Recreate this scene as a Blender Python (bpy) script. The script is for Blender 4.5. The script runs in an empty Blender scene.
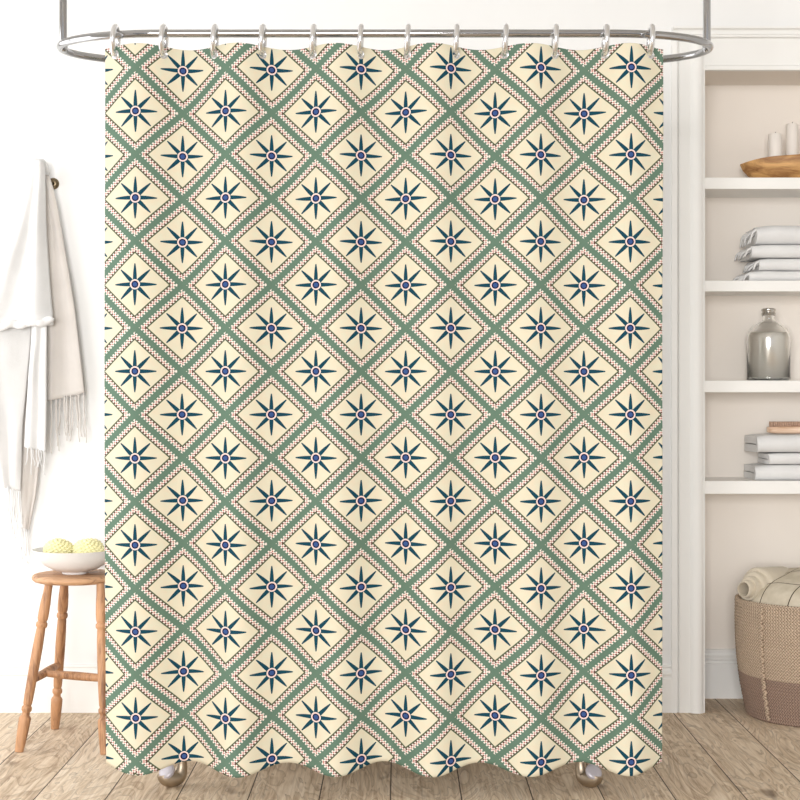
import bpy, bmesh, math, random
from mathutils import Vector, Matrix, noise

PI = math.pi
rnd = random.Random(7)
scene = bpy.context.scene
COL = scene.collection
F = 1538.0          # focal length in pixels (800 px frame)
EYE = 1.06          # camera height
HZ = 392.0          # row of the horizon


def P(px, py, Y):
    """point of the room at distance Y that the photo shows at (px, py)"""
    return Vector(((px - 400) * Y / F, Y, EYE - (py - HZ) * Y / F))


def PX(px, Y): return (px - 400) * Y / F
def PZ(py, Y): return EYE - (py - HZ) * Y / F


def lin(c):
    c = c / 255.0
    return c / 12.92 if c <= 0.04045 else ((c + 0.055) / 1.055) ** 2.4


def rgb(r, g, b): return (lin(r), lin(g), lin(b), 1.0)


# ------------------------------------------------------------------ materials
class G:
    """small helper to write shader maths"""
    def __init__(s, nt): s.nt = nt

    def n(s, t, **k):
        nd = s.nt.nodes.new(t)
        for a, v in k.items(): setattr(nd, a, v)
        return nd

    def put(s, sock, v):
        if isinstance(v, bpy.types.NodeSocket): s.nt.links.new(v, sock)
        else: sock.default_value = v

    def m(s, op, a, b=None, c=None, clamp=False):
        nd = s.n('ShaderNodeMath', operation=op, use_clamp=clamp)
        s.put(nd.inputs[0], a)
        if b is not None: s.put(nd.inputs[1], b)
        if c is not None: s.put(nd.inputs[2], c)
        return nd.outputs[0]

    def add(s, a, b): return s.m('ADD', a, b)
    def sub(s, a, b): return s.m('SUBTRACT', a, b)
    def mul(s, a, b): return s.m('MULTIPLY', a, b)
    def lt(s, a, b): return s.m('LESS_THAN', a, b)
    def gt(s, a, b): return s.m('GREATER_THAN', a, b)

    def mix(s, f, a, b):
        nd = s.n('ShaderNodeMix', data_type='RGBA')
        s.put(nd.inputs[0], f); s.put(nd.inputs[6], a); s.put(nd.inputs[7], b)
        return nd.outputs[2]

    def noise(s, vec, scale, detail=3, rough=0.5, dist=0.0):
        nd = s.n('ShaderNodeTexNoise')
        s.put(nd.inputs['Vector'], vec)
        nd.inputs['Scale'].default_value = scale
        nd.inputs['Detail'].default_value = detail
        nd.inputs['Roughness'].default_value = rough
        nd.inputs['Distortion'].default_value = dist
        return nd.outputs['Fac']

    def mapping(s, vec, scale=(1, 1, 1), loc=(0, 0, 0), rot=(0, 0, 0)):
        nd = s.n('ShaderNodeMapping')
        s.put(nd.inputs[0], vec)
        nd.inputs['Location'].default_value = loc
        nd.inputs['Rotation'].default_value = rot
        nd.inputs['Scale'].default_value = scale
        return nd.outputs[0]

    def ramp(s, f, stops):
        nd = s.n('ShaderNodeValToRGB')
        cr = nd.color_ramp
        while len(cr.elements) < len(stops): cr.elements.new(0.5)
        for e, (p, c) in zip(cr.elements, stops):
            e.position = p; e.color = c
        s.put(nd.inputs[0], f)
        return nd.outputs[0]

    def bump(s, h, strength, dist):
        nd = s.n('ShaderNodeBump')
        nd.inputs['Strength'].default_value = strength
        nd.inputs['Distance'].default_value = dist
        s.put(nd.inputs['Height'], h)
        return nd.outputs[0]

    def xyz(s, v):
        nd = s.n('ShaderNodeSeparateXYZ'); s.put(nd.inputs[0], v)
        return nd.outputs


def new_mat(name, rough=0.6, metal=0.0, color=(0.8, 0.8, 0.8, 1), spec=0.5):
    mt = bpy.data.materials.new(name); mt.use_nodes = True
    nt = mt.node_tree
    b = nt.nodes['Principled BSDF']
    b.inputs['Base Color'].default_value = color
    b.inputs['Roughness'].default_value = rough
    b.inputs['Metallic'].default_value = metal
    b.inputs['Specular IOR Level'].default_value = spec
    g = G(nt); tc = g.n('ShaderNodeTexCoord')
    return mt, g, b, tc


def mat_plain(name, c, rough=0.6, metal=0.0, var=0.04, scale=6.0, bump=0.0, bscale=60.0, bdist=0.002, spec=0.4):
    mt, g, b, tc = new_mat(name, rough, metal, c, spec)
    f = g.noise(tc.outputs['Object'], scale, 4)
    d = tuple(max(0, x * (1 - var * 2)) for x in c[:3]) + (1,)
    e = tuple(min(1, x * (1 + var * 1)) for x in c[:3]) + (1,)
    g.put(b.inputs['Base Color'], g.ramp(f, [(0.25, d), (0.75, e)]))
    if bump:
        h = g.noise(tc.outputs['Object'], bscale, 3)
        g.put(b.inputs['Normal'], g.bump(h, bump, bdist))
    return mt


def mat_metal(name, c, rough):
    mt, g, b, tc = new_mat(name, rough, 1.0, c)
    f = g.noise(tc.outputs['Object'], 25, 2)
    g.put(b.inputs['Roughness'], g.add(g.mul(f, 0.06), rough - 0.03))
    return mt


def mat_cloth(name, c, thread=420.0, strength=0.35, var=0.04):
    mt, g, b, tc = new_mat(name, 0.9, 0, c, 0.15)
    f = g.noise(tc.outputs['Object'], 9, 4)
    d = tuple(x * (1 - var * 1.6) for x in c[:3]) + (1,)
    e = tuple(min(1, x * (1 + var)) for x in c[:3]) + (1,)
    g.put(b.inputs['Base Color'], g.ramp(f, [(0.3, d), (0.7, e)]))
    h = g.noise(tc.outputs['Object'], thread, 2)
    h2 = g.noise(tc.outputs['Object'], 40, 3)
    g.put(b.inputs['Normal'], g.bump(g.add(g.mul(h, 0.5), h2), strength, 0.003))
    b.inputs['Sheen Weight'].default_value = 0.15
    return mt


def mat_wood(name, c1, c2, axis='Z', scale=1.0, rough=0.55):
    mt, g, b, tc = new_mat(name, rough)
    sc = {'X': (2, 26, 26), 'Y': (26, 2, 26), 'Z': (26, 26, 2)}[axis]
    v = g.mapping(tc.outputs['Object'], tuple(s * scale for s in sc))
    f = g.noise(v, 2.2, 6, 0.62, 0.8)
    f2 = g.noise(tc.outputs['Object'], 7 * scale, 3)
    h = g.add(g.mul(f, 0.75), g.mul(f2, 0.3))
    g.put(b.inputs['Base Color'], g.ramp(h, [(0.36, c2), (0.54, c1), (0.72, tuple(min(1, x * 1.25) for x in c1[:3]) + (1,))]))
    g.put(b.inputs['Normal'], g.bump(f, 0.25, 0.002))
    return mt


def mat_floor():
    mt, g, b, tc = new_mat('weathered_floorboards', 0.62, spec=0.35)
    o = g.xyz(tc.outputs['Object'])
    x, y = o[0], o[1]
    W = 0.1855
    sx = g.m('DIVIDE', g.add(x, 0.767 + W * 20), W)
    idx = g.m('FLOOR', sx)
    fr = g.m('FRACT', sx)
    wn = g.n('ShaderNodeTexWhiteNoise', noise_dimensions='1D')
    g.put(wn.inputs['W'], idx)
    r = wn.outputs['Value']
    cb = g.n('ShaderNodeCombineXYZ')
    g.put(cb.inputs[0], x); g.put(cb.inputs[1], g.add(y, g.mul(r, 37.0))); g.put(cb.inputs[2], g.mul(r, 9.0))
    v = cb.outputs[0]
    vg = g.mapping(v, (34, 1.6, 1))
    fine = g.noise(vg, 3.2, 8, 0.66, 0.5)
    # cathedral figure: bands bent by a slow noise
    slow = g.noise(g.mapping(v, (5.5, 1.15, 1)), 1.4, 3, 0.5, 1.4)
    bands = g.m('PINGPONG', g.mul(slow, 9.0), 0.5)
    knot = g.noise(g.mapping(v, (7, 3.2, 1)), 1.7, 2)
    fig = g.add(g.add(g.mul(fine, 0.72), g.mul(bands, 0.20)), g.mul(r, 0.10))
    col = g.ramp(fig, [(0.26, rgb(160, 134, 108)), (0.40, rgb(208, 186, 159)), (0.56, rgb(232, 215, 192)), (0.74, rgb(241, 231, 215))])
    rings = g.m('FRACT', g.mul(slow, 15.0))
    vein = g.m('MULTIPLY', g.m('POWER', rings, 5.0), g.m('MULTIPLY', fine, 1.1))
    col = g.mix(g.m('MINIMUM', g.mul(vein, 0.9), 0.6), col, rgb(112, 88, 66))
    streak = g.m('MULTIPLY', g.m('MAXIMUM', g.sub(g.noise(g.mapping(v, (70, 1.3, 1)), 2.0, 4, 0.6), 0.56), 0.0), 5.0, clamp=True)
    col = g.mix(g.mul(streak, 0.55), col, rgb(120, 96, 74))
    kn = g.m('SMOOTH_MIN', 1.0, g.mul(g.m('MAXIMUM', g.sub(knot, 0.66), 0.0), 7.0), 0.1)
    col = g.mix(g.m('MAXIMUM', kn, 0.0), col, rgb(88, 64, 45))
    edge = g.m('MINIMUM', fr, g.sub(1.0, fr))
    gap = g.lt(edge, 0.009)
    col = g.mix(gap, col, rgb(70, 55, 42))
    g.put(b.inputs['Base Color'], col)
    hgt = g.sub(g.mul(fig, 0.5), g.mul(gap, 1.2))
    g.put(b.inputs['Normal'], g.bump(hgt, 0.45, 0.003))
    return mt


def mat_curtain():
    mt, g, b, tc = new_mat('printed_curtain_fabric', 0.8, spec=0.2)
    uv = g.xyz(tc.outputs['UV'])          # UV holds the flat cloth's metres
    HX, HY = 44.85, 43.2                  # half repeat, in units of 2.6 mm
    U = 0.0026
    p = g.m('DIVIDE', g.add(uv[0], 263.3 * U), HX * U)
    q = g.m('DIVIDE', g.sub(uv[1], EYE + 279.8 * U), HY * U)
    s = g.mul(g.add(p, q), 0.5); t = g.mul(g.sub(p, q), 0.5)
    ds = g.sub(g.m('FRACT', g.add(s, 100.5)), 0.5)
    dt = g.sub(g.m('FRACT', g.add(t, 100.5)), 0.5)
    ads, adt = g.m('ABSOLUTE', ds), g.m('ABSOLUTE', dt)
    d = g.mul(g.m('MAXIMUM', ads, adt), 2.0)
    pick = g.gt(ads, adt)
    along = g.add(g.add(g.mul(pick, dt), g.mul(g.sub(1.0, pick), ds)), 0.5)
    lx = g.mul(g.add(ds, dt), HX); ly = g.mul(g.sub(ds, dt), HY)
    r = g.m('SQRT', g.add(g.mul(lx, lx), g.mul(ly, ly)))
    th = g.m('ARCTAN2', ly, lx)
    a = g.m('DIVIDE', th, PI / 4)
    da = g.mul(g.sub(g.m('FRACT', g.add(a, 8.5)), 0.5), PI / 4)
    across = g.m('ABSOLUTE', g.mul(r, g.m('SINE', da)))
    tt = g.m('MAXIMUM', g.m('DIVIDE', g.sub(r, 5.0), 16.0), 0.0)
    wid = g.sub(2.0, g.mul(g.m('POWER', tt, 1.9), 1.5))
    petal = g.mul(g.lt(across, wid), g.lt(r, 20.9))
    # ground
    nz = g.noise(tc.outputs['UV'], 60, 3)
    cream = g.ramp(nz, [(0.3, rgb(224, 212, 187)), (0.7, rgb(219, 215, 192))])
    green = rgb(99, 125, 108)
    white = rgb(240, 230, 222)
    line = rgb(86, 98, 74)
    brown = rgb(108, 70, 64)
    pink = rgb(190, 124, 114)
    col = g.mix(petal, cream, rgb(14, 66, 84))
    col = g.mix(g.lt(r, 5.0), col, white)
    col = g.mix(g.mul(g.gt(r, 3.9), g.lt(r, 4.5)), col, rgb(240, 190, 190))
    col = g.mix(g.lt(r, 3.6), col, rgb(30, 28, 66))
    col = g.mix(g.lt(r, 2.25), col, rgb(56, 84, 140))
    # check border
    chk = g.lt(g.m('FRACT', g.mul(along, 18.0)), 0.54)
    chk2 = g.sub(1.0, chk)
    rowA = g.mix(chk, white, brown)
    rowB = g.mix(chk2, white, pink)
    rowC = g.mix(chk, white, green)
    col = g.mix(g.gt(d, 0.718), col, line)
    col = g.mix(g.gt(d, 0.762), col, rowA)
    col = g.mix(g.gt(d, 0.812), col, rowB)
    col = g.mix(g.gt(d, 0.858), col, rowC)
    col = g.mix(g.gt(d, 0.912), col, green)
    g.put(b.inputs['Base Color'], col)
    weave = g.noise(tc.outputs['UV'], 900, 1)
    g.put(b.inputs['Normal'], g.bump(weave, 0.12, 0.001))
    return mt


def mat_basket(name, c, dark):
    mt, g, b, tc = new_mat(name, 0.85, spec=0.2)
    o = g.xyz(tc.outputs['Object'])
    ang = g.m('ARCTAN2', o[1], o[0])
    u = g.mul(ang, 26.0)                      # braid repeats round the basket
    v = g.m('DIVIDE', o[2], 0.0105)
    row = g.m('FRACT', v)
    tri = g.mul(g.m('ABSOLUTE', g.sub(row, 0.5)), 1.6)
    k = g.m('FRACT', g.add(u, tri))
    kk = g.m('ABSOLUTE', g.sub(k, 0.5))      # 0 at strand middle, .5 at gap
    gap = g.m('SMOOTHSTEP' if False else 'GREATER_THAN', kk, 0.36)
    nz = g.noise(tc.outputs['Object'], 180, 3)
    nz2 = g.noise(tc.outputs['Object'], 14, 3)
    c2 = tuple(x * 0.72 for x in c[:3]) + (1,)
    col = g.mix(g.add(g.mul(nz, 0.6), g.mul(nz2, 0.4)), c2, tuple(min(1, x * 1.2) for x in c[:3]) + (1,))
    col = g.mix(g.mul(gap, 0.85), col, dark)
    g.put(b.inputs['Base Color'], col)
    h = g.sub(1.0, g.mul(kk, 2.0))
    g.put(b.inputs['Normal'], g.bump(h, 0.7, 0.004))
    return mt


def mat_blanket():
    mt, g, b, tc = new_mat('cream_throw', 0.9, spec=0.15)
    o = g.xyz(tc.outputs['Object'])
    def lines(k, off):
        w = g.m('DIVIDE', g.add(g.add(o[0], g.mul(o[1], k)), 5 + off), 0.16)
        return g.lt(g.m('FRACT', w), 0.035)
    ln = g.m('MAXIMUM', lines(1.1, 0.02), lines(-1.1, 0.06))
    nz = g.noise(tc.outputs['Object'], 30, 4)
    col = g.ramp(nz, [(0.3, rgb(194, 183, 162)), (0.7, rgb(214, 204, 186))])
    col = g.mix(ln, col, rgb(76, 64, 52))
    g.put(b.inputs['Base Color'], col)
    g.put(b.inputs['Normal'], g.bump(g.noise(tc.outputs['Object'], 260, 2), 0.4, 0.002))
    return mt


M = {}
M['wall'] = mat_plain('white_wall_paint', (0.86, 0.86, 0.855, 1), 0.75, var=0.01, scale=2, bump=0.05, bscale=120)
M['trim'] = mat_plain('white_trim_paint', (0.85, 0.845, 0.825, 1), 0.45, var=0.012, scale=3)
M['alcove'] = mat_plain('greige_alcove_paint', (0.86, 0.80, 0.735, 1), 0.75, var=0.015, scale=2, bump=0.05, bscale=120)
M['shelf'] = mat_plain('white_shelf_paint', (0.87, 0.86, 0.835, 1), 0.45, var=0.012, scale=3)
M['ceiling'] = mat_plain('ceiling_paint', (0.85, 0.85, 0.84, 1), 0.8, var=0.01)
M['floor'] = mat_floor()
M['curtain'] = mat_curtain()
M['chrome'] = mat_metal('polished_chrome', (0.46, 0.46, 0.47, 1), 0.08)
M['ring'] = mat_metal('satin_chrome', (0.84, 0.84, 0.85, 1), 0.28)
M['foot'] = mat_metal('aged_nickel', (0.46, 0.38, 0.29, 1), 0.45)
M['foot_toe'] = mat_plain('pale_nickel', (0.50, 0.47, 0.51, 1), 0.4, metal=0.2, var=0.03, scale=40)
M['enamel'] = mat_plain('white_enamel', (0.85, 0.85, 0.84, 1), 0.2, var=0.01)
M['stool'] = mat_wood('honey_stool_wood', rgb(186, 140, 102), rgb(108, 69, 45), 'Z')
M['seat'] = mat_wood('honey_seat_wood', rgb(194, 152, 116), rgb(122, 82, 56), 'X')
M['ceramic'] = mat_plain('white_stoneware', (0.82, 0.81, 0.80, 1), 0.3, var=0.02)
M['sponge'] = mat_plain('pale_yellow_sponge', rgb(242, 236, 186), 0.9, var=0.08, scale=60, bump=0.3, bscale=200)
M['towel'] = mat_cloth('white_towel_cotton', (0.76, 0.757, 0.755, 1))
M['towel_shaded'] = mat_cloth('shaded_towel_cotton', (0.62, 0.61, 0.60, 1))  # white towel cotton darkened to carry the shade on the side drape
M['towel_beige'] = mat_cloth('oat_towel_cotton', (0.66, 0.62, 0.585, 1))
M['brass'] = mat_metal('aged_brass', (0.20, 0.155, 0.10, 1), 0.35)
M['bowl'] = mat_wood('carved_bowl_wood', rgb(208, 162, 104), rgb(126, 78, 40), 'X', 0.5)
M['wax'] = mat_plain('ivory_wax', (0.85, 0.80, 0.75, 1), 0.45, var=0.01)
M['wick'] = mat_plain('burnt_wick', (0.05, 0.04, 0.04, 1), 0.9)
M['liquid'] = mat_plain('silvery_bath_soak', (0.74, 0.71, 0.66, 1), 0.24, metal=0.6, var=0.02)
M['cap'] = mat_metal('dull_steel', (0.55, 0.53, 0.50, 1), 0.25)
M['brush'] = mat_wood('pale_brush_wood', rgb(238, 210, 186), rgb(208, 170, 140), 'X')
M['bristle'] = mat_plain('brown_bristle', rgb(204, 170, 148), 0.9, var=0.2, scale=90)
M['basket'] = mat_basket('pale_seagrass', rgb(218, 195, 171), rgb(104, 80, 60))
M['basket_low'] = mat_basket('mauve_seagrass', rgb(178, 152, 136), rgb(84, 64, 54))
M['blanket'] = mat_blanket()
M['roll'] = mat_cloth('cream_throw_reverse', rgb(206, 195, 176))
gm, gg, gb, gt_ = new_mat('clear_glass', 0.02, color=(0.98, 0.985, 0.98, 1))
gb.inputs['Transmission Weight'].default_value = 1.0
gb.inputs['IOR'].default_value = 1.35
M['glass'] = gm


# ------------------------------------------------------------------ mesh helpers
def mesh_obj(name, verts, faces, mat, parent=None, smooth=True, uv=None, angle=None):
    me = bpy.data.meshes.new(name)
    me.from_pydata([tuple(v) for v in verts], [], faces)
    me.update()
    bm = bmesh.new(); bm.from_mesh(me)
    bmesh.ops.recalc_face_normals(bm, faces=bm.faces)
    bm.to_mesh(me); bm.free()
    if smooth:
        me.polygons.foreach_set('use_smooth', [True] * len(me.polygons))
    me.materials.append(mat)
    o = bpy.data.objects.new(name, me)
    COL.objects.link(o)
    if parent is not None: o.parent = parent
    if angle is not None:
        try: me.set_sharp_from_angle(angle=math.radians(angle))
        except Exception: pass
    return o


class MB:
    """collects shapes into one mesh"""
    def __init__(s): s.v = []; s.f = []

    def add(s, verts, faces):
        b = len(s.v)
        s.v += [Vector(v) for v in verts]
        s.f += [tuple(i + b for i in f) for f in faces]
        return s

    def box(s, x0, x1, y0, y1, z0, z1):
        v = [(x, y, z) for z in (z0, z1) for y in (y0, y1) for x in (x0, x1)]
        return s.add(v, [(0, 2, 3, 1), (4, 5, 7, 6), (0, 1, 5, 4), (2, 6, 7, 3), (0, 4, 6, 2), (1, 3, 7, 5)])

    def lathe(s, prof, n=48, org=(0, 0, 0), axis=None, cap=True, fn=None):
        o = Vector(org); v = []; f = []
        rot = Matrix.Identity(3)
        if axis is not None: rot = Vector((0, 0, 1)).rotation_difference(Vector(axis)).to_matrix()
        for (r, z) in prof:
            for k in range(n):
                a = 2 * PI * k / n
                rr = r if fn is None else fn(r, z, a)
                v.append(o + rot @ Vector((rr * math.cos(a), rr * math.sin(a), z)))
        for i in range(len(prof) - 1):
            for k in range(n):
                k2 = (k + 1) % n
                f.append((i * n + k, i * n + k2, (i + 1) * n + k2, (i + 1) * n + k))
        if cap:
            f.append(tuple(range(n))[::-1])
            f.append(tuple((len(prof) - 1) * n + k for k in range(n)))
        return s.add(v, f)

    def tube(s, pts, rad, n=12, closed=False, cap=True, flat=1.0):
        pts = [Vector(p) for p in pts]; m = len(pts)
        rs = rad if isinstance(rad, (list, tuple)) else [rad] * m
        T = []
        for i in range(m):
            if closed: t = pts[(i + 1) % m] - pts[i - 1]
            else: t = pts[min(i + 1, m - 1)] - pts[max(i - 1, 0)]
            T.append(t.normalized())
        up = Vector((0, 0, 1)) if abs(T[0].z) < 0.9 else Vector((0, 1, 0))
        N = (up - T[0] * up.dot(T[0])).normalized()
        v = []; f = []
        for i in range(m):
            if i: N = (N - T[i] * N.dot(T[i])).normalized()
            B = T[i].cross(N)
            for k in range(n):
                a = 2 * PI * k / n
                v.append(pts[i] + (N * math.cos(a) + B * math.sin(a) * flat) * rs[i])
        for i in range(m if closed else m - 1):
            j = (i + 1) % m
            for k in range(n):
                k2 = (k + 1) % n
                f.append((i * n + k, i * n + k2, j * n + k2, j * n + k))
        if cap and not closed:
            f.append(tuple(range(n))[::-1]); f.append(tuple((m - 1) * n + k for k in range(n)))
        return s.add(v, f)

    def extrude(s, poly, vec):
        """closed polygon (3D points) pushed along vec"""
        n = len(poly); vec = Vector(vec)
        v = [Vector(p) for p in poly] + [Vector(p) + vec for p in poly]
        f = [tuple(range(n)), tuple(range(2 * n - 1, n - 1, -1))]
        f += [(i, (i + 1) % n, n + (i + 1) % n, n + i) for i in range(n)]
        return s.add(v, f)

    def build(s, name, mat, parent=None, smooth=True, loc=None, angle=None, bevel=None):
        v = s.v
        if loc is not None: v = [p - Vector(loc) for p in v]
        o = mesh_obj(name, v, s.f, mat, parent, smooth, angle=angle)
        if loc is not None: o.location = loc
        if bevel:
            md = o.modifiers.new('bevel', 'BEVEL'); md.width = bevel; md.segments = 3; md.limit_method = 'ANGLE'
            md.harden_normals = False
        return o


def grid_faces(nr, nc):
    return [(i * nc + j, i * nc + j + 1, (i + 1) * nc + j + 1, (i + 1) * nc + j) for i in range(nr - 1) for j in range(nc - 1)]


def tag(o, label=None, cat=None, group=None, kind=None):
    if label: o['label'] = label
    if cat: o['category'] = cat
    if group: o['group'] = group
    if kind: o['kind'] = kind
    return o


def empty(name, loc, label, cat, group=None):
    o = bpy.data.objects.new(name, None)
    o.empty_display_size = 0.05; o.location = loc
    COL.objects.link(o)
    return tag(o, label, cat, group)


def child(o, root):
    """put a world-space mesh under a thing without moving it"""
    o.parent = root
    o.matrix_parent_inverse = Matrix.Translation(root.location).inverted()
    return o


def interp(tab, x):
    if x <= tab[0][0]: return tab[0][1]
    for (a, b), (c, d) in zip(tab, tab[1:]):
        if x <= c: return b + (d - b) * (x - a) / (c - a)
    return tab[-1][1]


# ------------------------------------------------------------------ setting
WY = 5.10                     # back wall face
NX0, NX1, NY = 1.0074, 2.30, 5.335
NTOP = PZ(70, 5.08)
LX, RX, CZ = -1.95, 2.75, 2.75

fl = MB().box(LX - 0.1, RX + 0.1, -1.5, NY + 0.1, -0.06, 0).build('floor', M['floor'], smooth=False)
tag(fl, kind='structure')
ce = MB().box(LX - 0.1, RX + 0.1, 1.4, NY + 0.1, CZ, CZ + 0.08).build('ceiling', M['ceiling'], smooth=False)
tag(ce, kind='structure')
wb = MB().box(LX, NX0 - 0.004, WY, WY + 0.3, 0, CZ).box(NX1 + 0.004, RX, WY, WY + 0.3, 0, CZ).box(NX0 - 0.004, NX1 + 0.004, WY, WY + 0.3, NTOP + 0.004, CZ)
tag(wb.build('wall_back', M['wall'], smooth=False), kind='structure')
wa = MB().box(NX0 - 0.03, NX1 + 0.03, NY, NY + 0.05, 0, NTOP + 0.03)
wa.box(NX0 - 0.004, NX0, WY - 0.0, NY, 0, NTOP).box(NX1, NX1 + 0.004, WY, NY, 0, NTOP).box(NX0, NX1, WY, NY, NTOP, NTOP + 0.004)
tag(wa.build('wall_alcove', M['alcove'], smooth=False), kind='structure')
# left wall with a daylight window, outside the photograph
WZ0, WZ1, WYa, WYb = 0.06, 2.35, 3.3, 4.95
wl = MB().box(LX - 0.1, LX, 1.4, WYa, 0, CZ).box(LX - 0.1, LX, WYb, WY + 0.3, 0, CZ).box(LX - 0.1, LX, WYa, WYb, 0, WZ0).box(LX - 0.1, LX, WYa, WYb, WZ1, CZ)
tag(wl.build('wall_left', M['wall'], smooth=False), kind='structure')
wf = MB()
for (a, b, c, d) in ((WYa, WYa + .05, WZ0, WZ1), (WYb - .05, WYb, WZ0, WZ1), (WYa, WYb, WZ0, WZ0 + .05), (WYa, WYb, WZ1 - .05, WZ1), (4.1, 4.15, WZ0, WZ1), (WYa, WYb, 1.7, 1.73)):
    wf.box(LX - 0.08, LX - 0.03, a, b, c, d)
tag(wf.build('window_1', M['trim'], smooth=False), kind='structure')
wr = MB().box(RX, RX + 0.1, 1.4, WY + 0.3, 0, CZ)
tag(wr.build('wall_right', M['wall'], smooth=False), kind='structure')


def baseboard(name, x0, x1, y, h, t=0.018):
    prof = [(0, 0), (t, 0), (t, h * 0.70), (t * 0.72, h * 0.72), (t * 0.72, h * 0.76), (t * 0.95, h * 0.79), (t * 0.95, h * 0.83),
            (t * 0.5, h * 0.88), (t * 0.45, h * 0.93), (t * 0.62, h * 0.95), (t * 0.55, h * 0.98), (t * 0.2, h), (0, h)]
    o = MB().extrude([(x0, y - a, b) for a, b in prof], (x1 - x0, 0, 0)).build(name, M['trim'], smooth=False)
    return tag(o, kind='structure')


baseboard('baseboard_back', LX, PX(672, 5.08), WY, 0.158)
baseboard('baseboard_alcove', NX0, NX1, NY, 0.170)
baseboard('baseboard_right', NX1 + 0.11, RX, WY, 0.158)

# casing: moulded upright beside the alcove
cx0 = PX(672, 5.08)
prof = [(0, 0), (0, .020), (.016, .022), (.018, .014), (.022, .012), (.024, .019), (.060, .019), (.064, .024), (.072, .030), (.084, .033),
        (.094, .031), (.101, .026), (.104, .020), (NX0 - cx0, .019), (NX0 - cx0, 0)]
CT = PZ(38, 5.08)
c = MB().extrude([(cx0 + a, WY - b, 0) for a, b in prof], (0, 0, CT)).build('trim_1', M['trim'], smooth=True, angle=28)
tag(c, kind='structure')
c = MB().extrude([(NX0 + NX1 - (cx0 + a), WY - b, 0) for a, b in prof], (0, 0, CT)).build('trim_2', M['trim'], smooth=True, angle=28)
tag(c, kind='structure')
hp = [(0, NTOP), (.019, NTOP), (.021, NTOP + .004), (.021, NTOP + .013), (.015, NTOP + .017), (.015, CT), (0, CT)]
c = MB().extrude([(NX0, WY - a, z) for a, z in hp], (NX1 - NX0, 0, 0)).build('trim_3', M['trim'], smooth=False)
tag(c, kind='structure')
kp = [(0, CT), (.036, CT), (.038, CT + .006), (.030, CT + .012), (.034, CT + .022), (.046, CT + .027), (.046, CT + .033), (0, CT + .036)]
c = MB().extrude([(cx0, WY - a, z) for a, z in kp], (NX1 - cx0 * 2 + NX0, 0, 0)).build('trim_4', M['trim'], smooth=False)
tag(c, kind='structure')

# ------------------------------------------------------------------ shelves
SH = {}
for key, yt, yb, lab in ((1, 177.5, 189, 'white alcove shelf holding the carved wooden bowl and candles'),
                         (2, 280.5, 291.5, 'white alcove shelf holding the stack of fringed towels'),
                         (3, 380.5, 392.4, 'white alcove shelf holding the glass bottle'),
                         (4, 481.0, 494.0, 'lowest white alcove shelf, under the folded towels and brush')):
    zt, zb = PZ(yt, 5.11), PZ(yb, 5.11)
    o = MB().box(NX0 + .001, NX1 - .001, 5.11, NY - .0005, zb, zt).build('alcove_shelf', M['shelf'], smooth=False, bevel=0.002)
    tag(o, lab, 'shelf', 'fixed shelves of the alcove')
    SH[key] = zt

# ------------------------------------------------------------------ curtain rail
YN, YF = 4.0, 4.35
ZB = PZ(33.5, YN)
xl, xr, el, er = -0.62, 0.55, 0.30, 0.289
pts = []
yc, hb = (YN + YF) / 2, (YF - YN) / 2
def arc(cx, a, t0, t1, n=28):
    return [Vector((cx + a * math.cos(t0 + (t1 - t0) * i / n), yc + hb * math.sin(t0 + (t1 - t0) * i / n), ZB)) for i in range(n + 1)]
pts += [Vector((xl + (xr - xl) * i / 12, YN, ZB)) for i in range(12)]
pts += arc(xr, er, -PI / 2, PI / 2)
pts += [Vector((xr + (xl - xr) * i / 12, YF, ZB)) for i in range(1, 12)]
pts += arc(xl, el, PI / 2, 3 * PI / 2)[:-1]
rod = empty('curtain_rail', (0, yc, CZ), 'oval chrome shower curtain rail hung from two upright rods', 'curtain rail')
child(MB().tube(pts, 0.0104, 20, closed=True).build('rail', M['chrome']), rod)
for xs in (xl - el + 0.006, xr + er - 0.006):
    child(MB().tube([(xs, yc, ZB + 0.004), (xs, yc, 2.0), (xs, yc, 2.3), (xs, yc, CZ - .012)], 0.0105, 20).build('support_rod', M['chrome'], angle=40), rod)
    child(MB().lathe([(.033, 0), (.033, .006), (.024, .012)], 32, (xs, yc, CZ - .012)).build('ceiling_flange', M['chrome'], angle=40), rod)
    child(MB().lathe([(.0100, -.010), (.0118, -.006), (.0122, 0), (.0120, .012), (.0107, .020)], 24, (xs, yc, ZB)).build('joint_collar', M['chrome'], angle=50), rod)

# ------------------------------------------------------------------ rings
RPX = [115.3, 163.5, 214.5, 262.6, 313.2, 360.5, 407.6, 456.0, 505.0, 554.8, 605.3, 650.5]
RXs = [PX(p, YN) for p in RPX]
RT, RM = 0.0070, 0.0362
RZ = ZB + 0.0104 + RT - RM + 0.0002
EZ = RZ - RM
ordinals = ['first', 'second', 'third', 'fourth', 'fifth', 'sixth', 'seventh', 'eighth', 'ninth', 'tenth', 'eleventh', 'last']
def ring_mesh():
    m = MB()
    n = 44
    m.tube([(0.0025 * math.sin(2 * PI * i / n), RM * math.cos(2 * PI * i / n), RM * math.sin(2 * PI * i / n)) for i in range(n)], RT, 14, closed=True)
    return m
ring0 = ring_mesh().build('curtain_ring', M['ring'])
for i, x in enumerate(RXs):
    o = ring0 if i == 0 else ring0.copy()
    if i: COL.objects.link(o)
    o.location = (x, YN, RZ)
    o.rotation_euler = (0, 0, rnd.uniform(-.02, .02))
    tag(o, 'chrome curtain ring on the rail, %s from the left edge of the curtain' % ordinals[i] if i < 11 else
        'chrome curtain ring on the rail, last one at the right edge of the curtain', 'curtain ring', 'chrome curtain rings along the rail')

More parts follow.
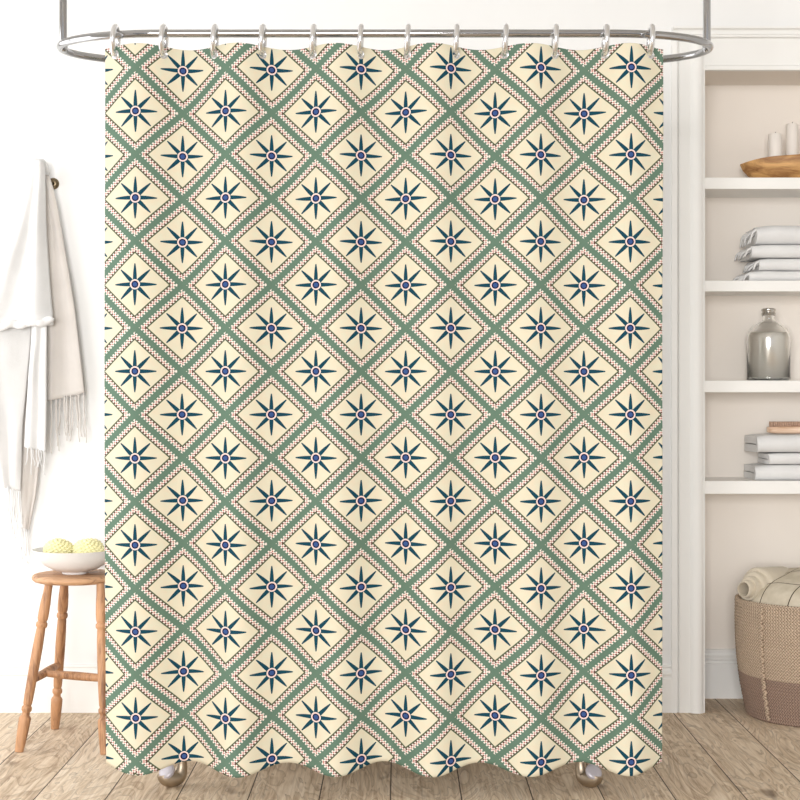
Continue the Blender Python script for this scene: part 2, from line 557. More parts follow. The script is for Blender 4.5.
# ------------------------------------------------------------------ curtain
XL, XR = PX(104, YN), PX(664.5, YN)
ktab = [(2 * RXs[0] - RXs[1], -1)] + [(x, i) for i, x in enumerate(RXs)] + [(2 * RXs[-1] - RXs[-2], 12)]
famp = [1.0, 0.9, 1.08, 1.12, 0.95, 1.0, 1.02, 1.1, 0.92, 0.95, 1.0, 1.0, 1.0, 1.0]
def fold(x, z):
    k = interp(ktab, x)
    w = math.sin(PI * k)
    a = famp[max(0, min(13, int(math.floor(k)) + 1))]
    h = min(1.0, max(0.0, (z - 0.08) / 1.88))      # 0 hem .. 1 top
    amp = 0.024 * (1 - h) ** 1.5 + 0.016 * h ** 3 + 0.011
    w = w * a
    y = YN - amp * w
    # loose sway of the hanging cloth
    ez = min(1.0, max(0.0, (1.9 - z) / 0.3))
    y += ez * 0.024 * noise.noise(Vector((x * 2.3 + 3, z * 0.9, 4.2)))
    y += ez * 0.010 * noise.noise(Vector((x * 5.5 + z * 1.7, z * 0.8, 9.7)))
    return y, w
NCOL = 560
xs = [XL + (XR - XL) * j / (NCOL - 1) for j in range(NCOL)]
fr = [i * 0.0026 / 1.88 for i in range(26)]
rest = [fr[-1] + (1 - fr[-1]) * (i + 1) / 200 for i in range(200)]
fr = fr + rest
V = []; UVs = []
for t in fr:
    for x in xs:
        k = interp(ktab, x); w0 = math.sin(PI * k)
        ztop = PZ(46.6, YN) + 0.0035 * w0
        zhem = PZ(769.5, YN) - 0.0115 * w0
        z = ztop + (zhem - ztop) * t
        y, w = fold(x, z)
        V.append((x, y, z)); UVs.append((x, z))
faces = []
for f in grid_faces(len(fr), NCOL):
    cx = sum(V[i][0] for i in f) / 4; cz = sum(V[i][2] for i in f) / 4
    if cz > EZ - 0.02 and any((cx - x) ** 2 + (cz - EZ) ** 2 < 0.0084 ** 2 for x in RXs): continue
    faces.append(f)
cur = mesh_obj('shower_curtain', V, faces, M['curtain'])
uvl = cur.data.uv_layers.new(name='UVMap')
for lp in cur.data.loops: uvl.data[lp.index].uv = UVs[lp.vertex_index]
md = cur.modifiers.new('thickness', 'SOLIDIFY'); md.thickness = 0.0012; md.offset = 0
tag(cur, 'long shower curtain with blue stars in cream diamonds on a green lattice', 'shower curtain')
eye0 = None
for x in RXs:
    sl = (fold(x + .003, EZ)[0] - fold(x - .003, EZ)[0]) / .006
    ang = math.atan(sl)
    if eye0 is None:
        n = 28; m = MB()
        m.tube([(.0098 * math.cos(2 * PI * i / n), 0, .0098 * math.sin(2 * PI * i / n)) for i in range(n)], .0024, 8, closed=True)
        eye0 = m.build('eyelet', M['ring']); o = eye0
    else:
        o = eye0.copy(); COL.objects.link(o)
    o.parent = cur
    o.location = (x, fold(x, EZ)[0], EZ); o.rotation_euler = (0, 0, ang)

# ------------------------------------------------------------------ bathtub behind the curtain
tub = empty('bathtub', (-0.055, 4.40, 0), 'white freestanding bathtub on metal feet hidden behind the curtain', 'bathtub')
prof = [(.30, .30, .150), (.62, .55, .155), (.80, .76, .20), (.90, .89, .34), (.955, .955, .56), (1.0, 1.0, .585), (1.02, 1.025, .60), (1.0, 1.0, .612),
        (.94, .93, .600), (.86, .85, .36), (.74, .70, .24), (.5, .45, .205), (.2, .2, .20)]
v = []; f = []; n = 64
for (a, b_, z) in prof:
    for k in range(n):
        t = 2 * PI * k / n
        ct, st = math.cos(t), math.sin(t)
        e = 0.8
        v.append((-0.055 + .71 * a * math.copysign(abs(ct) ** e, ct), 4.40 + .285 * b_ * math.copysign(abs(st) ** e, st), z))
for i in range(len(prof) - 1):
    for k in range(n):
        f.append((i * n + k, i * n + (k + 1) % n, (i + 1) * n + (k + 1) % n, (i + 1) * n + k))
f.append(tuple(range(n))[::-1]); f.append(tuple((len(prof) - 1) * n + k for k in range(n)))
child(mesh_obj('basin', v, f, M['enamel']), tub)
def foot(x, y, dx, dy):
    d = Vector((dx, dy, 0)).normalized()
    a0 = Vector((x, y, 0))
    key = [(-.004, .215, .020), (-.002, .13, .017), (0, .085, .0145), (0, .060, .0145), (.002, .042, .0170), (.008, .028, .0205), (.020, .0226, .0222), (.036, .0226, .0222), (.048, .029, .0205), (.054, .040, .0175)]
    path = []
    for i in range(len(key) - 1):
        k0, k1, k2, k3 = key[max(0, i - 1)], key[i], key[i + 1], key[min(len(key) - 1, i + 2)]
        for q in range(5):
            u = q / 5
            path.append([.5 * (2 * b + (c_ - a) * u + (2 * a - 5 * b + 4 * c_ - e) * u * u + (3 * b - a - 3 * c_ + e) * u ** 3) for a, b, c_, e in zip(k0, k1, k2, k3)])
    path.append(key[-1])
    P_ = [a0 + d * s_ + Vector((0, 0, z)) for s_, z, r_ in path]
    o = child(MB().tube(P_, [r_ for s_, z, r_ in path], 28).build('foot', M['foot'], angle=70), tub)
    ax = (d * .55 + Vector((0, -.40, .80))).normalized()
    t = MB().lathe([(.0215, -.008), (.0232, -.001), (.0222, .002), (.016, .0045), (.008, .0055), (.003, .006)], 28, a0 + d * .034 + Vector((0, 0, .033)) + ax * .0200, axis=ax).build('toe_cap', M['foot_toe'], angle=60)
    t.parent = o
    t.matrix_parent_inverse = Matrix.Identity(4)
foot(PX(181.5, 4.14), 4.145, -.84, -.54)
foot(PX(581, 4.14), 4.145, .72, -.70)
foot(-0.585, 4.62, -.8, .6)
foot(0.475, 4.62, .8, .6)

# ------------------------------------------------------------------ stool
sc = Vector((-0.978, 4.655, 0))
stool = empty('stool', sc, 'round turned-leg wooden stool by the white wall, carrying a bowl', 'stool')
SZ0, SZ1 = 0.4875, 0.5115
seat_prof = [(.02, 0), (.114, 0), (.125, .003), (.131, .008), (.133, .013), (.1315, .018), (.127, .022), (.117, .024), (.02, .0236)]
def wob(r, z, a): return r * (1 + .012 * math.sin(2 * a + 1) + .006 * math.sin(5 * a))
child(MB().lathe([(r, SZ0 + z) for r, z in seat_prof], 64, sc, fn=wob).build('seat', M['seat'], loc=sc, angle=60), stool)
for o_ in [c_ for c_ in stool.children]:
    o_.location = sc
tops = {'fl': (-1.047, 4.59), 'bl': (-1.033, 4.74), 'fr': (-.889, 4.565), 'br': (-.862, 4.715)}
bots = {'fl': (-1.122, 4.53), 'bl': (-1.086, 4.84), 'fr': (-.864, 4.50), 'br': (-.828, 4.81)}
lp = [(0, .0118), (.06, .0128), (.12, .0150), (.18, .0160), (.215, .0155), (.232, .0128), (.240, .0165), (.252, .0172), (.262, .0165), (.270, .0128), (.285, .0135),
      (.36, .0148), (.46, .0152), (.58, .0145), (.68, .0138), (.715, .0130), (.728, .0112), (.738, .0150), (.748, .0155), (.758, .0148), (.768, .0110), (.785, .0118),
      (.795, .0160), (.803, .0178), (.84, .0175), (.92, .0155), (1.0, .0128)]
def lpt(key, z):
    a, b = Vector((*tops[key], SZ0 + .004)), Vector((*bots[key], 0))
    return a + (b - a) * ((a.z - z) / (a.z - b.z))
for key in tops:
    a, b = Vector((*tops[key], SZ0 + .004)), Vector((*bots[key], 0.0))
    ax = b - a; L = ax.length; ax.normalize()
    m = MB().lathe([(r, t * L) for t, r in lp], 24, a, axis=ax)
    for q in m.v: q.z = max(q.z, 0.0005)
    child(m.build('leg', M['stool'], angle=50), stool)
def stretcher(a, b):
    n = 14
    ps = [a + (b - a) * i / n for i in range(n + 1)]
    rs = [.0085 + .0045 * math.sin(PI * i / n) ** .7 for i in range(n + 1)]
    child(MB().tube(ps, rs, 14).build('stretcher', M['stool'], angle=60), stool)
zs = .205
L1, L2 = lpt('fl', zs), lpt('bl', zs + .006)
R1, R2 = lpt('fr', zs - .012), lpt('br', zs - .006)
stretcher(L1, L2); stretcher(R1, R2)
stretcher((L1 + L2) / 2 + Vector((0, -.02, 0)), (R1 + R2) / 2 + Vector((0, -.02, 0)))

# bowl with two sponges
bc = Vector((PX(75, 4.65), 4.65, SZ1 + .0004))
bp = [(.030, 0), (.038, 0), (.040, .006), (.064, .012), (.094, .028), (.114, .050), (.1255, .071), (.127, .0735), (.1245, .0735), (.110, .052), (.090, .033), (.058, .019), (.02, .015), (.004, .015)]
bw = MB().lathe([(r, z) for r, z in bp], 64, bc, cap=True).build('bowl', M['ceramic'], loc=bc, angle=50)
tag(bw, 'shallow white ceramic bowl of yellow sponges on the wooden stool', 'bowl')
def sponge(px, rx, rz, zc, seed, lab):
    bm = bmesh.new(); bmesh.ops.create_icosphere(bm, subdivisions=6, radius=1)
    ctr = Vector((PX(px, 4.63), 4.63, zc))
    # bumps sit on a golden-angle lattice
    NB = 170
    ptsb = []
    for i in range(NB):
        zz = 1 - 2 * (i + .5) / NB; ph = i * 2.39996 + seed
        ptsb.append(Vector((math.sqrt(1 - zz * zz) * math.cos(ph), math.sqrt(1 - zz * zz) * math.sin(ph), zz)))
    from mathutils import kdtree
    kd = kdtree.KDTree(NB)
    for i, q in enumerate(ptsb): kd.insert(q, i)
    kd.balance()
    for vv in bm.verts:
        nrm = vv.co.normalized()
        dist = kd.find(nrm)[2]
        bump = max(0, 1 - (dist / .13) ** 2) * .17
        s_ = 1 + bump + .06 * noise.noise(nrm * 1.6 + Vector((seed, 0, 0)))
        vv.co = Vector((nrm.x * rx, nrm.y * rx * .95, nrm.z * rz)) * s_
    me = bpy.data.meshes.new('sponge'); bm.to_mesh(me); bm.free()
    me.polygons.foreach_set('use_smooth', [True] * len(me.polygons))
    me.materials.append(M['sponge'])
    o = bpy.data.objects.new('bath_sponge', me); COL.objects.link(o); o.location = ctr
    tag(o, lab, 'sponge', 'yellow sponges in the white bowl')
sponge(58.5, .041, .030, SZ1 + .0735, 1.0, 'knobbly yellow bath sponge in the white bowl, on the hanging towel side')
sponge(88.5, .043, .031, SZ1 + .0735, 2.4, 'knobbly yellow bath sponge in the white bowl, beside the curtain edge')

# ------------------------------------------------------------------ wall hook and hanging towel
hk = Vector((PX(52.0, 5.08), WY, PZ(183, 5.08)))
hook = empty('wall_hook', hk, 'round dark brass wall hook behind the hanging towel', 'hook')
child(MB().lathe([(.0195, 0), (.0195, .003), (.016, .007), (.007, .009)], 32, hk, axis=(0, -1, 0)).build('backplate', M['brass'], angle=45), hook)
pk = P(38.5, 168, 5.045)
child(MB().tube([hk + Vector((0, -.006, 0)), hk + Vector((-.008, -.022, .004)), hk + Vector((-.030, -.038, .026)), pk + Vector((0.004, .004, -.004)), pk + Vector((-.004, 0, .0)), pk + Vector((-.008, -.01, .006))],
                [.007, .0065, .006, .0055, .005, .007], 12).build('peg', M['brass']), hook)

tw = empty('hanging_towel', P(38, 164, 5.05), 'white fringed towel hanging in long folds from the wall hook', 'towel')
def panel(name, mat, left, right, Y, amp=.012, nf=2.0, thick=.005, nr=60, nc=28, seed=0, hem=0.0, arch=0.02, yshift=None):
    """cloth between two edge curves given as (row, column) pairs of the photo"""
    y0, y1 = left[0][0], left[-1][0]; ry0, ry1 = right[0][0], right[-1][0]
    v = []
    for i in range(nr):
        t = i / (nr - 1)
        ly = y0 + (y1 - y0) * t; ry = ry0 + (ry1 - ry0) * t
        lx = interp(left, ly); rx = interp(right, ry)
        Yt = Y if yshift is None else Y + yshift * t
        for j in range(nc):
            s = j / (nc - 1)
            p = P(lx + (rx - lx) * s, ly + (ry - ly) * s, Yt)
            grow = min(1.0, .35 + t * 1.2)
            dy = -amp * grow * math.sin(PI * nf * s + seed) - arch * math.sin(PI * s) * (1 - .3 * t)
            dy += .006 * noise.noise(Vector((s * 3 + seed, t * 4, seed)))
            if hem and t > 1 - hem: dy -= .006 * math.sin(PI * (t - 1 + hem) / hem)
            p.y = min(WY - .008, p.y + dy)
            v.append(p)
    o = mesh_obj(name, v, grid_faces(nr, nc), mat)
    m = o.modifiers.new('thickness', 'SOLIDIFY'); m.thickness = thick; m.offset = 0
    child(o, tw)
    return o
def smooth(tab, n=24):
    """denser, rounded version of an edge curve"""
    out = []
    a, b = tab[0][0], tab[-1][0]
    w = (b - a) / n * 1.6
    for i in range(n + 1):
        y = a + (b - a) * i / n
        if i in (0, n): out.append((y, interp(tab, y))); continue
        out.append((y, (interp(tab, y - w) + 2 * interp(tab, y) + interp(tab, y + w)) / 4))
    return out
# back drape to the right
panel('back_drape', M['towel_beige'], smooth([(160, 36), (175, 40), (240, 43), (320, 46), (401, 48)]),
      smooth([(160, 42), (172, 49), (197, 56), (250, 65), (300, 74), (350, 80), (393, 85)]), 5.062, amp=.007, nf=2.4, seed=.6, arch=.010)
# long drape to the left, its shade painted into the cloth colour
panel('side_drape', M['towel_shaded'], smooth([(300, -18), (360, -14), (440, -4), (488, 5)]),
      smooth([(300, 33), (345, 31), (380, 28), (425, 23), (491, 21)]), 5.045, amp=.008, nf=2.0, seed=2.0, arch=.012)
# inner drape ending low
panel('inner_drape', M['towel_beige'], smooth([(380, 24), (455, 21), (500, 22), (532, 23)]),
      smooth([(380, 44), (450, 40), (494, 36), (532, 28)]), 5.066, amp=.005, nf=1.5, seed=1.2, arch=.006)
# middle white twist
panel('middle_drape', M['towel'], smooth([(300, 33), (335, 32), (365, 30), (410, 27), (447, 25)]),
      smooth([(300, 47), (340, 47), (400, 47), (452, 46)]), 5.030, amp=.010, nf=2.5, seed=.2, arch=.014)
# front fall with its thick hem, and the knot at the peg
panel('front_drape', M['towel'], smooth([(161, 33), (168, 30), (192, 27), (240, 12), (290, -8), (330, -24)]),
      smooth([(161, 44), (170, 44.5), (217, 45), (255, 47), (305, 51), (325, 53)]), 5.020, amp=.016, nf=3.2, seed=.0, arch=.020, hem=.055, nr=90, nc=36)
hemr = MB()
hp_ = [(-26 + 79.5 * i / 30, 329 - 9 * i / 30 + 1.6 * math.sin(i * .8) + (1.5 if i == 30 else 0)) for i in range(31)]
hemr.tube([P(a, b, 5.004 - .004 * math.sin(i * 1.1)) for i, (a, b) in enumerate(hp_)], [.0125 + .0012 * math.sin(i * .5 + 1) for i in range(29)] + [.011, .006], 14, flat=.8)
child(hemr.build('rolled_hem', M['towel']), tw)
loop = MB()
loop.tube([P(33, 172, 5.03), P(33.5, 165, 5.03), P(37, 161.5, 5.028), P(41.5, 162.0, 5.032), P(45, 166.5, 5.045), P(48.5, 175, 5.058)], [.012, .0125, .012, .0125, .012, .007], 14)
child(loop.build('gathered_top', M['towel']), tw)
def fringe(a, b, n, l0, l1, Y, mat, seed, r=.0021, sway=4):
    rr = random.Random(seed); m = MB()
    for i in range(n):
        s = (i + .5) / n + rr.uniform(-.25, .25) / n
        x, y = a[0] + (b[0] - a[0]) * s, a[1] + (b[1] - a[1]) * s
        L = rr.uniform(l0, l1); ph = rr.uniform(0, 6); am = rr.uniform(.4, 1.2); dr = rr.uniform(-sway, sway)
        k = 9; Yj = Y + rr.uniform(-.006, .006)
        ps = [P(x + dr * (q / k) ** 1.5 + am * math.sin(ph + q * .9) * (q / k), y - 2 + L * q / k, Yj) for q in range(k + 1)]
        rs = [r * (1.25 if q % 4 == 1 else 1.0) * (1 - .35 * q / k) for q in range(k + 1)]
        m.tube(ps, rs, 7)
    child(m.build('fringe', mat), tw)
fringe((50, 401), (85, 394), 9, 36, 58, 5.055, M['towel_beige'], 1)
fringe((52, 404), (85, 396), 7, 30, 46, 5.070, M['towel_beige'], 2, sway=3)
fringe((7, 488), (21, 491), 8, 34, 52, 5.038, M['towel'], 3, sway=3)
fringe((27, 449), (45, 453), 7, 16, 30, 5.018, M['towel'], 4, sway=2)
fringe((20, 529), (29, 532), 6, 22, 36, 5.062, M['towel'], 5, sway=4)

# ------------------------------------------------------------------ folded towels
def folded(name, xf, x1, z0, h, yf, yb, mat, seed, slack=.10):
    """a towel folded once, fold to the front, its layers showing at the end"""
    gap = h * .07
    t = (h - gap) / 2
    rr = random.Random(seed)
    rc = (t + gap) / 2                       # bend radius of the middle line
    zc = z0 + h / 2
    path = []
    n = 14
    ph = rr.uniform(0, 6)
    for i in range(n):                       # upper layer, back to front
        path.append((yb + (yf + rc + t / 2 - yb) * i / n, zc + rc))
    for i in range(13):
        a = PI / 2 + PI * i / 12
        path.append((yf + rc + t / 2 + rc * math.cos(a), zc + rc * math.sin(a)))
    for i in range(1, n + 1):
        path.append((yf + rc + t / 2 + (yb - yf - rc - t / 2) * i / n, zc - rc))
    m = len(path)
    outer = []; inner = []
    for i, (y, z) in enumerate(path):
        y0, z0_ = path[max(0, i - 1)]; y1, z1_ = path[min(m - 1, i + 1)]
        ty, tz = y1 - y0, z1_ - z0_; L = math.hypot(ty, tz) or 1
        ny, nz = tz / L, -ty / L
        outer.append((y - ny * t / 2, z - nz * t / 2)); inner.append((y + ny * t / 2, z + nz * t / 2))
    # outward is away from the slit
    if outer[0][1] < inner[0][1]: outer, inner = inner, outer
    ringp = outer + inner[::-1]
    K = len(ringp); NX = 26
    v = []
    for q in range(NX):
        u = q / (NX - 1)
        x = xf + (x1 - xf) * u
        e = 1 - .10 * math.exp(-u * 30) - .10 * math.exp(-(1 - u) * 30)
        for (y, z) in ringp:
            nn = noise.noise(Vector((x * 9 + seed, y * 9, z * 14)))
            zz = z0 + (z - z0) * e
            top = (zz - z0) / h
            zz -= abs(nn) * .006 * top * (1 if top < .9 else .5)
            sag = -.03 * h * math.sin(PI * u) * top
            xx = x + (rr.uniform(-.001, .001) if q in (0, NX - 1) else 0) - (.004 * math.sin((y - yf) * 30 + ph) if q == 0 else 0)
            v.append((xx, y + .004 * noise.noise(Vector((x * 6, z * 20, seed))), max(z0 + .0002, zz + sag)))
    f = []
    for q in range(NX - 1):
        for k in range(K):
            k2 = (k + 1) % K
            f.append((q * K + k, q * K + k2, (q + 1) * K + k2, (q + 1) * K + k))
    for q in (0, NX - 1):                    # end faces as strips between outer and inner
        for i in range(m - 1):
            f.append((q * K + i, q * K + i + 1, q * K + K - 2 - i, q * K + K - 1 - i))
    o = mesh_obj(name, v, f, mat, angle=50)
    return o

def fringe_end(root, xf, z0, h, yf, yb, seed, mat):
    rr = random.Random(seed); n = 7
    tops_ = [Vector((xf + .010, yf + .012 + (yb - yf - .03) * i / (n - 1), z0 + h * (.80 if i % 2 == 0 else .64) - .004)) for i in range(n)]
    head = child(MB().tube(tops_, .0042, 8).build('fringe', mat), root)
    for i, p in enumerate(tops_):
        L = rr.uniform(.017, .027); ps = []
        for q in range(9):
            u = q / 8
            ps.append((p.x - (.010 + L) * math.sin(u * PI * .62) - .003 * math.sin(u * 7 + i), p.y + .008 * u + rr.uniform(-.001, .001),
                       max(z0 + .004, p.z - (h * .70) * u ** 1.7)))
        t = MB().tube(ps, [.0044, .0044, .0042, .0040, .0038, .0036, .0034, .0032, .0026], 8).build('tassel', mat)
        t.parent = head
        t.matrix_parent_inverse = Matrix.Translation(-root.location) @ Matrix.Translation(root.location)


x1 = 2.02
def front_px(px, Y): return PX(px, Y)
edges = [279, 268.5, 255.5, 242, 222]
labs = ['fringed white towel at the bottom of the four-towel stack', 'fringed white towel second from the bottom of the four-towel stack',
        'fringed white towel second from the top of the four-towel stack', 'thick fringed white towel on top of the four-towel stack']
z = SH[2] + .0003
for i, pxl in enumerate((750, 760, 753, 758)):
    h = (edges[i] - edges[i + 1]) * .003336
    yf = 5.128 + .004 * (i % 2); yb = 5.315
    r = empty('fringed_towel', (PX(pxl, yf), yf, z), labs[i], 'towel', 'folded fringed towels on the shelf')
    child(folded('folded_cloth', PX(pxl, yf), x1, z, h - .0006, yf, yb, M['towel'], 11 + i), r)
    fringe_end(r, PX(pxl, yf), z, h, yf, yb, 31 + i, M['towel'])
    z += h
z = SH[4] + .0003
for i, (pxl, h, lab) in enumerate(((757, .053, 'plain folded white towel at the bottom of the stack on the lowest shelf'),
                                   (769, .040, 'thin folded white towel in the middle of the stack on the lowest shelf'),
                                   (757, .061, 'thick folded white towel on top of the lowest stack, under the wooden brush'))):
    yf = 5.132 + .006 * (i == 1)
    o = folded('folded_towel', PX(pxl, yf), x1, z, h - .0006, yf, 5.315, M['towel'], 51 + i)
    tag(o, lab, 'towel', 'plain folded towels on the lowest shelf')
    z += h
ztop = z

# wooden brush, bristles up
bx = PX(770, 5.22)
b0 = Vector((bx + .075, 5.22, ztop))
br = empty('wooden_brush', b0, 'pale wooden brush lying bristles up on the folded towels', 'brush')
v = []; secs = 22; n = 20
for i in range(secs):
    u = -1 + 2 * i / (secs - 1)
    w = max(.08, (1 - abs(u) ** 5)) ** .6
    for k in range(n):
        a = 2 * PI * k / n
        c_, s_ = math.cos(a), math.sin(a)
        v.append(b0 + Vector((u * .085, .026 * w * math.copysign(abs(c_) ** .6, c_), .016 + (.016 if s_ < 0 else .010) * (.55 + .45 * w) * math.copysign(abs(s_) ** .6, s_))))
f = [(i * n + k, i * n + (k + 1) % n, (i + 1) * n + (k + 1) % n, (i + 1) * n + k) for i in range(secs - 1) for k in range(n)]
f += [tuple(range(n))[::-1], tuple((secs - 1) * n + k for k in range(n))]
child(mesh_obj('body', v, f, M['brush']), br)
m = MB()
for i in range(20):
    for j in range(4):
        p = b0 + Vector((-.072 + .144 * i / 19, -.0165 + .011 * j, .023))
        m.tube([p, p + Vector((rnd.uniform(-.001, .001), rnd.uniform(-.001, .001), .018))], [.0024, .003], 7)
tag(child(m.build('bristles', M['bristle']), br), kind='stuff')

# ------------------------------------------------------------------ bottle
bo = Vector((PX(768.5, 5.24), 5.24, SH[3] + .0002))
bt = empty('glass_bottle', bo, 'round-shouldered glass bottle of grey bath soak with a metal stopper', 'bottle')
gp = [(.010, .0), (.066, .0), (.0730, .004), (.0735, .009), (.0725, .014), (.0725, .145), (.070, .160), (.062, .175), (.048, .188), (.032, .197), (.023, .203), (.0205, .208), (.0205, .216), (.0225, .219), (.0225, .223), (.019, .224),
      (.0165, .222), (.0165, .206), (.020, .200), (.045, .1845), (.059, .172), (.0670, .158), (.0692, .145), (.0692, .012), (.064, .005), (.008, .005)]
child(MB().lathe(gp, 56, bo).build('glass_body', M['glass'], angle=60), bt)
lq = [(.008, .0058), (.0635, .0058), (.0683, .012), (.0683, .145), (.0665, .157), (.062, .1635), (.004, .1635)]
child(MB().lathe(lq, 48, bo).build('bath_soak', M['liquid'], angle=50), bt)
sp = [(.012, .2245), (.0235, .2245), (.0245, .228), (.0215, .232), (.0215, .235), (.0245, .239), (.0235, .244), (.016, .247), (.004, .248)]
child(MB().lathe(sp, 32, bo).build('stopper', M['cap'], angle=50), bt)

# ------------------------------------------------------------------ carved bowl with two candles
cb = Vector((PX(738, 5.25) + .258, 5.226, SH[1] + .0002))
def bowl_section(k, z_, n=72):
    return
v = []; n = 80
prof = [(.10, .10, 0), (.66, .62, .0), (.77, .76, .009), (.885, .90, .032), (.958, .985, .059), (.985, 1.0, .075), (.995, 1.0, .080), (.965, .955, .082), (.90, .90, .066), (.76, .79, .036), (.58, .62, .018), (.10, .10, .014)]
for (a, b_, z_) in prof:
    for k in range(n):
        t = 2 * PI * k / n
        ct, st = math.cos(t), math.sin(t)
        rx_, ry_ = .258 * a, 0.092 * b_
        xx, yy = rx_ * math.copysign(abs(ct) ** 1.08, ct), ry_ * math.copysign(abs(st) ** 1.1, st)
        zz = z_ + (.006 * noise.noise(Vector((xx * 9, yy * 9, 2))) - .020 * (abs(ct) ** 5)) * min(1, z_ / .05)
        v.append(cb + Vector((xx, yy, max(0, zz))))
f = [(i * n + k, i * n + (k + 1) % n, (i + 1) * n + (k + 1) % n, (i + 1) * n + k) for i in range(len(prof) - 1) for k in range(n)]
f += [tuple(range(n))[::-1], tuple((len(prof) - 1) * n + k for k in range(n))]
o = mesh_obj('wooden_bowl', [q - cb for q in v], f, M['bowl'], angle=70); o.location = cb
tag(o, 'long carved wooden bowl on the top shelf, holding white candles', 'bowl')
def candle(px, Y, r, ytop, lab):
    zb = cb.z + .0185
    base = Vector((PX(px, Y), Y, zb)); h = PZ(ytop, Y) - zb
    e = empty('pillar_candle', base, lab, 'candle', 'white pillar candles in the wooden bowl')
    child(MB().lathe([(.003, 0), (r - .001, 0), (r, .002), (r, h - .003), (r - .003, h), (r * .7, h - .003), (.003, h - .004)], 32, base).build('wax', M['wax'], angle=50), e)
    child(MB().tube([base + Vector((0, 0, h - .005)), base + Vector((.0005, 0, h + .002)), base + Vector((.002, 0, h + .007))], .0011, 6).build('wick', M['wick']), e)
candle(775, 5.212, .0235, 134, 'short wide white pillar candle standing in the wooden bowl')
candle(792, 5.252, .0205, 124, 'taller slim white pillar candle in the wooden bowl, behind the wide one')

# ------------------------------------------------------------------ basket with throw
kc = Vector((PX(815, 5.055), 5.055, 0))
bk = empty('woven_basket', kc, 'large round woven basket on the floor under the alcove shelves', 'basket')
HB = 0.377
def brad(z):
    u = z / HB
    return .219 + .036 * u ** .9 + .012 * math.sin(PI * u)
def kwall(z0, z1, name, mat, lip=False, bottom=False):
    pr = []
    nrow = max(1, round((z1 - z0) / .0105))
    for i in range(nrow):
        for q in range(4):
            s = (i + q / 4) / nrow; z_ = z0 + (z1 - z0) * s
            pr.append((brad(z_) + .0034 * math.sin(PI * q / 4), z_))
    pr.append((brad(z1), z1))
    if lip:
        pr += [(brad(z1) + .003, z1 + .003), (brad(z1) - .004, z1 + .008), (brad(z1) - .011, z1 + .003)]
    top = pr[-1]
    pr += [(top[0] - .010 if not lip else brad(z1) - .013, z1 - .004), (brad(z0) - .012, z0 + .002)]
    if bottom: pr = [(.01, z0), (brad(z0) - .01, z0)] + pr + [(.01, z0 + .012)]
    else: pr = pr + [pr[0]]
    mm = MB().lathe(pr, 180, (0, 0, 0), cap=bottom)
    o = mm.build(name, mat); o.parent = bk
    return o
ZBAND = .142
kwall(.0005, ZBAND, 'lower_band', M['basket_low'], bottom=True)
kwall(ZBAND, HB, 'upper_weave', M['basket'], lip=True)
a0 = math.atan2(-.58, -.81)
ps = []
for i in range(46):
    z_ = .010 + (HB - .012) * i / 45
    aa = a0 + .012 * math.sin(i * 1.9)
    rr_ = brad(z_) + .006
    ps.append((rr_ * math.cos(aa), rr_ * math.sin(aa), z_))
sm = MB().tube(ps, [.0052 + .0014 * (i % 2) for i in range(46)], 8).build('seam_cord', M['basket']); sm.parent = bk

th = empty('blanket', kc + Vector((0, 0, HB)), 'cream throw with thin dark lines bundled into the woven basket', 'blanket')
v = []; nr, na = 46, 120
for i in range(nr):
    rho = i / (nr - 1)
    for k in range(na):
        a = 2 * PI * k / na
        R = .236
        x, y = R * rho * math.cos(a), R * rho * math.sin(a)
        hgt = .128 * (1 - rho ** 3.4) ** .62 - .035
        # soft folds running over the bundle
        hgt += .010 * math.sin(9.0 * (x * .8 + y * .6) / R * .55 + 1.0) * (1 - rho ** 4)
        hgt += .010 * noise.noise(Vector((x * 9, y * 9, 1.3))) * (1 - rho ** 4)
        v.append((x, y, hgt))
f = grid_faces(nr, na) + [(i * na + na - 1, i * na, (i + 1) * na, (i + 1) * na + na - 1) for i in range(nr - 1)]
# underside
base = len(v)
for k in range(na):
    a = 2 * PI * k / na
    v.append((.19 * math.cos(a), .19 * math.sin(a), -.16))
f += [((nr - 1) * na + k, (nr - 1) * na + (k + 1) % na, base + (k + 1) % na, base + k) for k in range(na)]
f.append(tuple(base + k for k in range(na)))
o = mesh_obj('bundle', v, f, M['blanket']); o.parent = th
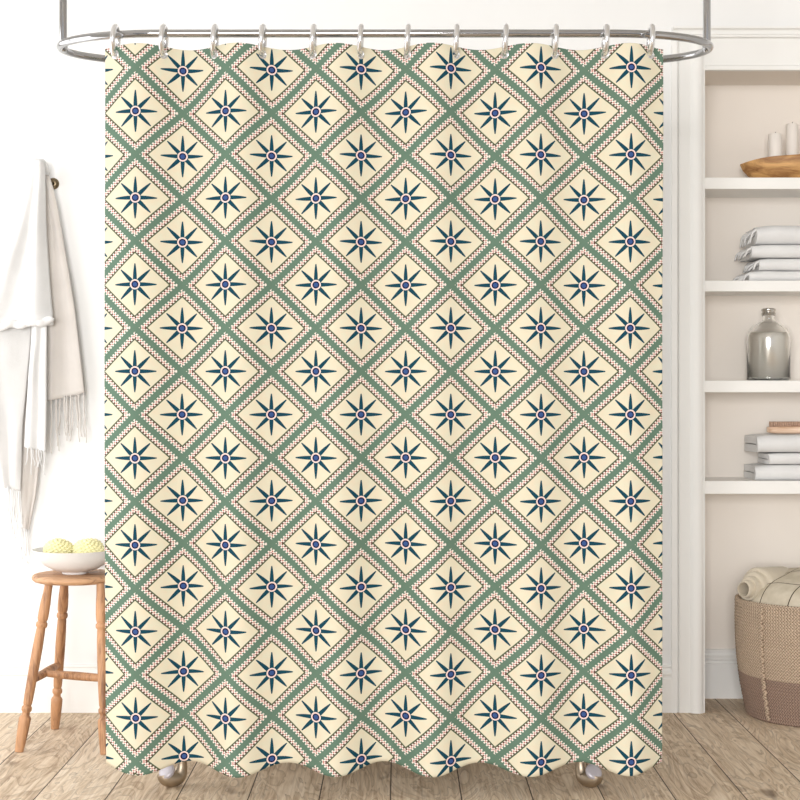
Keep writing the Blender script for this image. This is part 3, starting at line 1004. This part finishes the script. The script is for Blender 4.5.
# rolled end poking out over the rim
ax = Vector((-.72, -.69, .04)).normalized()
org = P(748, 589, 5.015) - (kc + Vector((0, 0, HB)))
rp = [(.004, -.12), (.016, -.12), (.0165, .010), (.0172, .019), (.0175, .022), (.0205, .020), (.0215, .014), (.0215, .004),
      (.0225, .000), (.0285, .001), (.0305, -.004), (.0308, -.013), (.0318, -.018), (.0385, -.018), (.0410, -.024), (.0413, -.034),
      (.0424, -.040), (.0500, -.041), (.0525, -.050), (.0530, -.10), (.050, -.17), (.004, -.18)]
def squash(r, z, a): return r * (1 + .05 * math.sin(2 * a + .6) + .03 * math.sin(3 * a + z * 40))
rp = [(a * 1.25, b_ * 1.2) for a, b_ in rp]
o = MB().lathe(rp, 48, org, axis=ax, fn=squash).build('rolled_end', M['roll'], angle=70); o.parent = th

# ------------------------------------------------------------------ light
w = bpy.data.worlds.new('daylight'); scene.world = w; w.use_nodes = True
g = G(w.node_tree)
bg = w.node_tree.nodes['Background']
tc = g.n('ShaderNodeTexCoord')
o3 = g.xyz(tc.outputs['Generated'])
col = g.ramp(g.add(g.mul(o3[2], 0.5), 0.5), [(0.0, (.22, .20, .18, 1)), (0.46, (.40, .38, .36, 1)), (0.56, (.92, .93, .95, 1)), (1.0, (1.0, 1.0, 1.0, 1))])
g.put(bg.inputs[0], col)
bg.inputs[1].default_value = 0.80

def area(name, loc, rot, sx, sy, power, c=(1, 1, 1)):
    l = bpy.data.lights.new(name, 'AREA'); l.shape = 'RECTANGLE'; l.size = sx; l.size_y = sy; l.energy = power; l.color = c
    o = bpy.data.objects.new(name, l); o.location = loc; o.rotation_euler = rot; COL.objects.link(o)
    return o
area('window_daylight', (LX - .14, (WYa + WYb) / 2, (WZ0 + WZ1) / 2), (0, -PI / 2, 0), WZ1 - WZ0, WYb - WYa, 31, (1.0, 1.0, 1.0))
area('front_fill', (-1.4, -4.8, 1.75), (PI / 2, 0, -.2), 3.4, 2.6, 600, (1.0, .99, .975))  # added fill lamp behind the camera to brighten the alcove, no window there

# ------------------------------------------------------------------ camera
cam = bpy.data.cameras.new('camera')
cam.sensor_width = 36; cam.lens = F * 36 / 800
cam.shift_y = -(400 - HZ) / 800
co = bpy.data.objects.new('camera', cam); co.location = (0, 0, EYE); co.rotation_euler = (PI / 2, 0, 0)
COL.objects.link(co); scene.camera = co
vs = scene.view_settings
vs.view_transform = 'Standard'; vs.look = 'None'; vs.gamma = 1; vs.use_curve_mapping = False
vs.exposure = -0.08
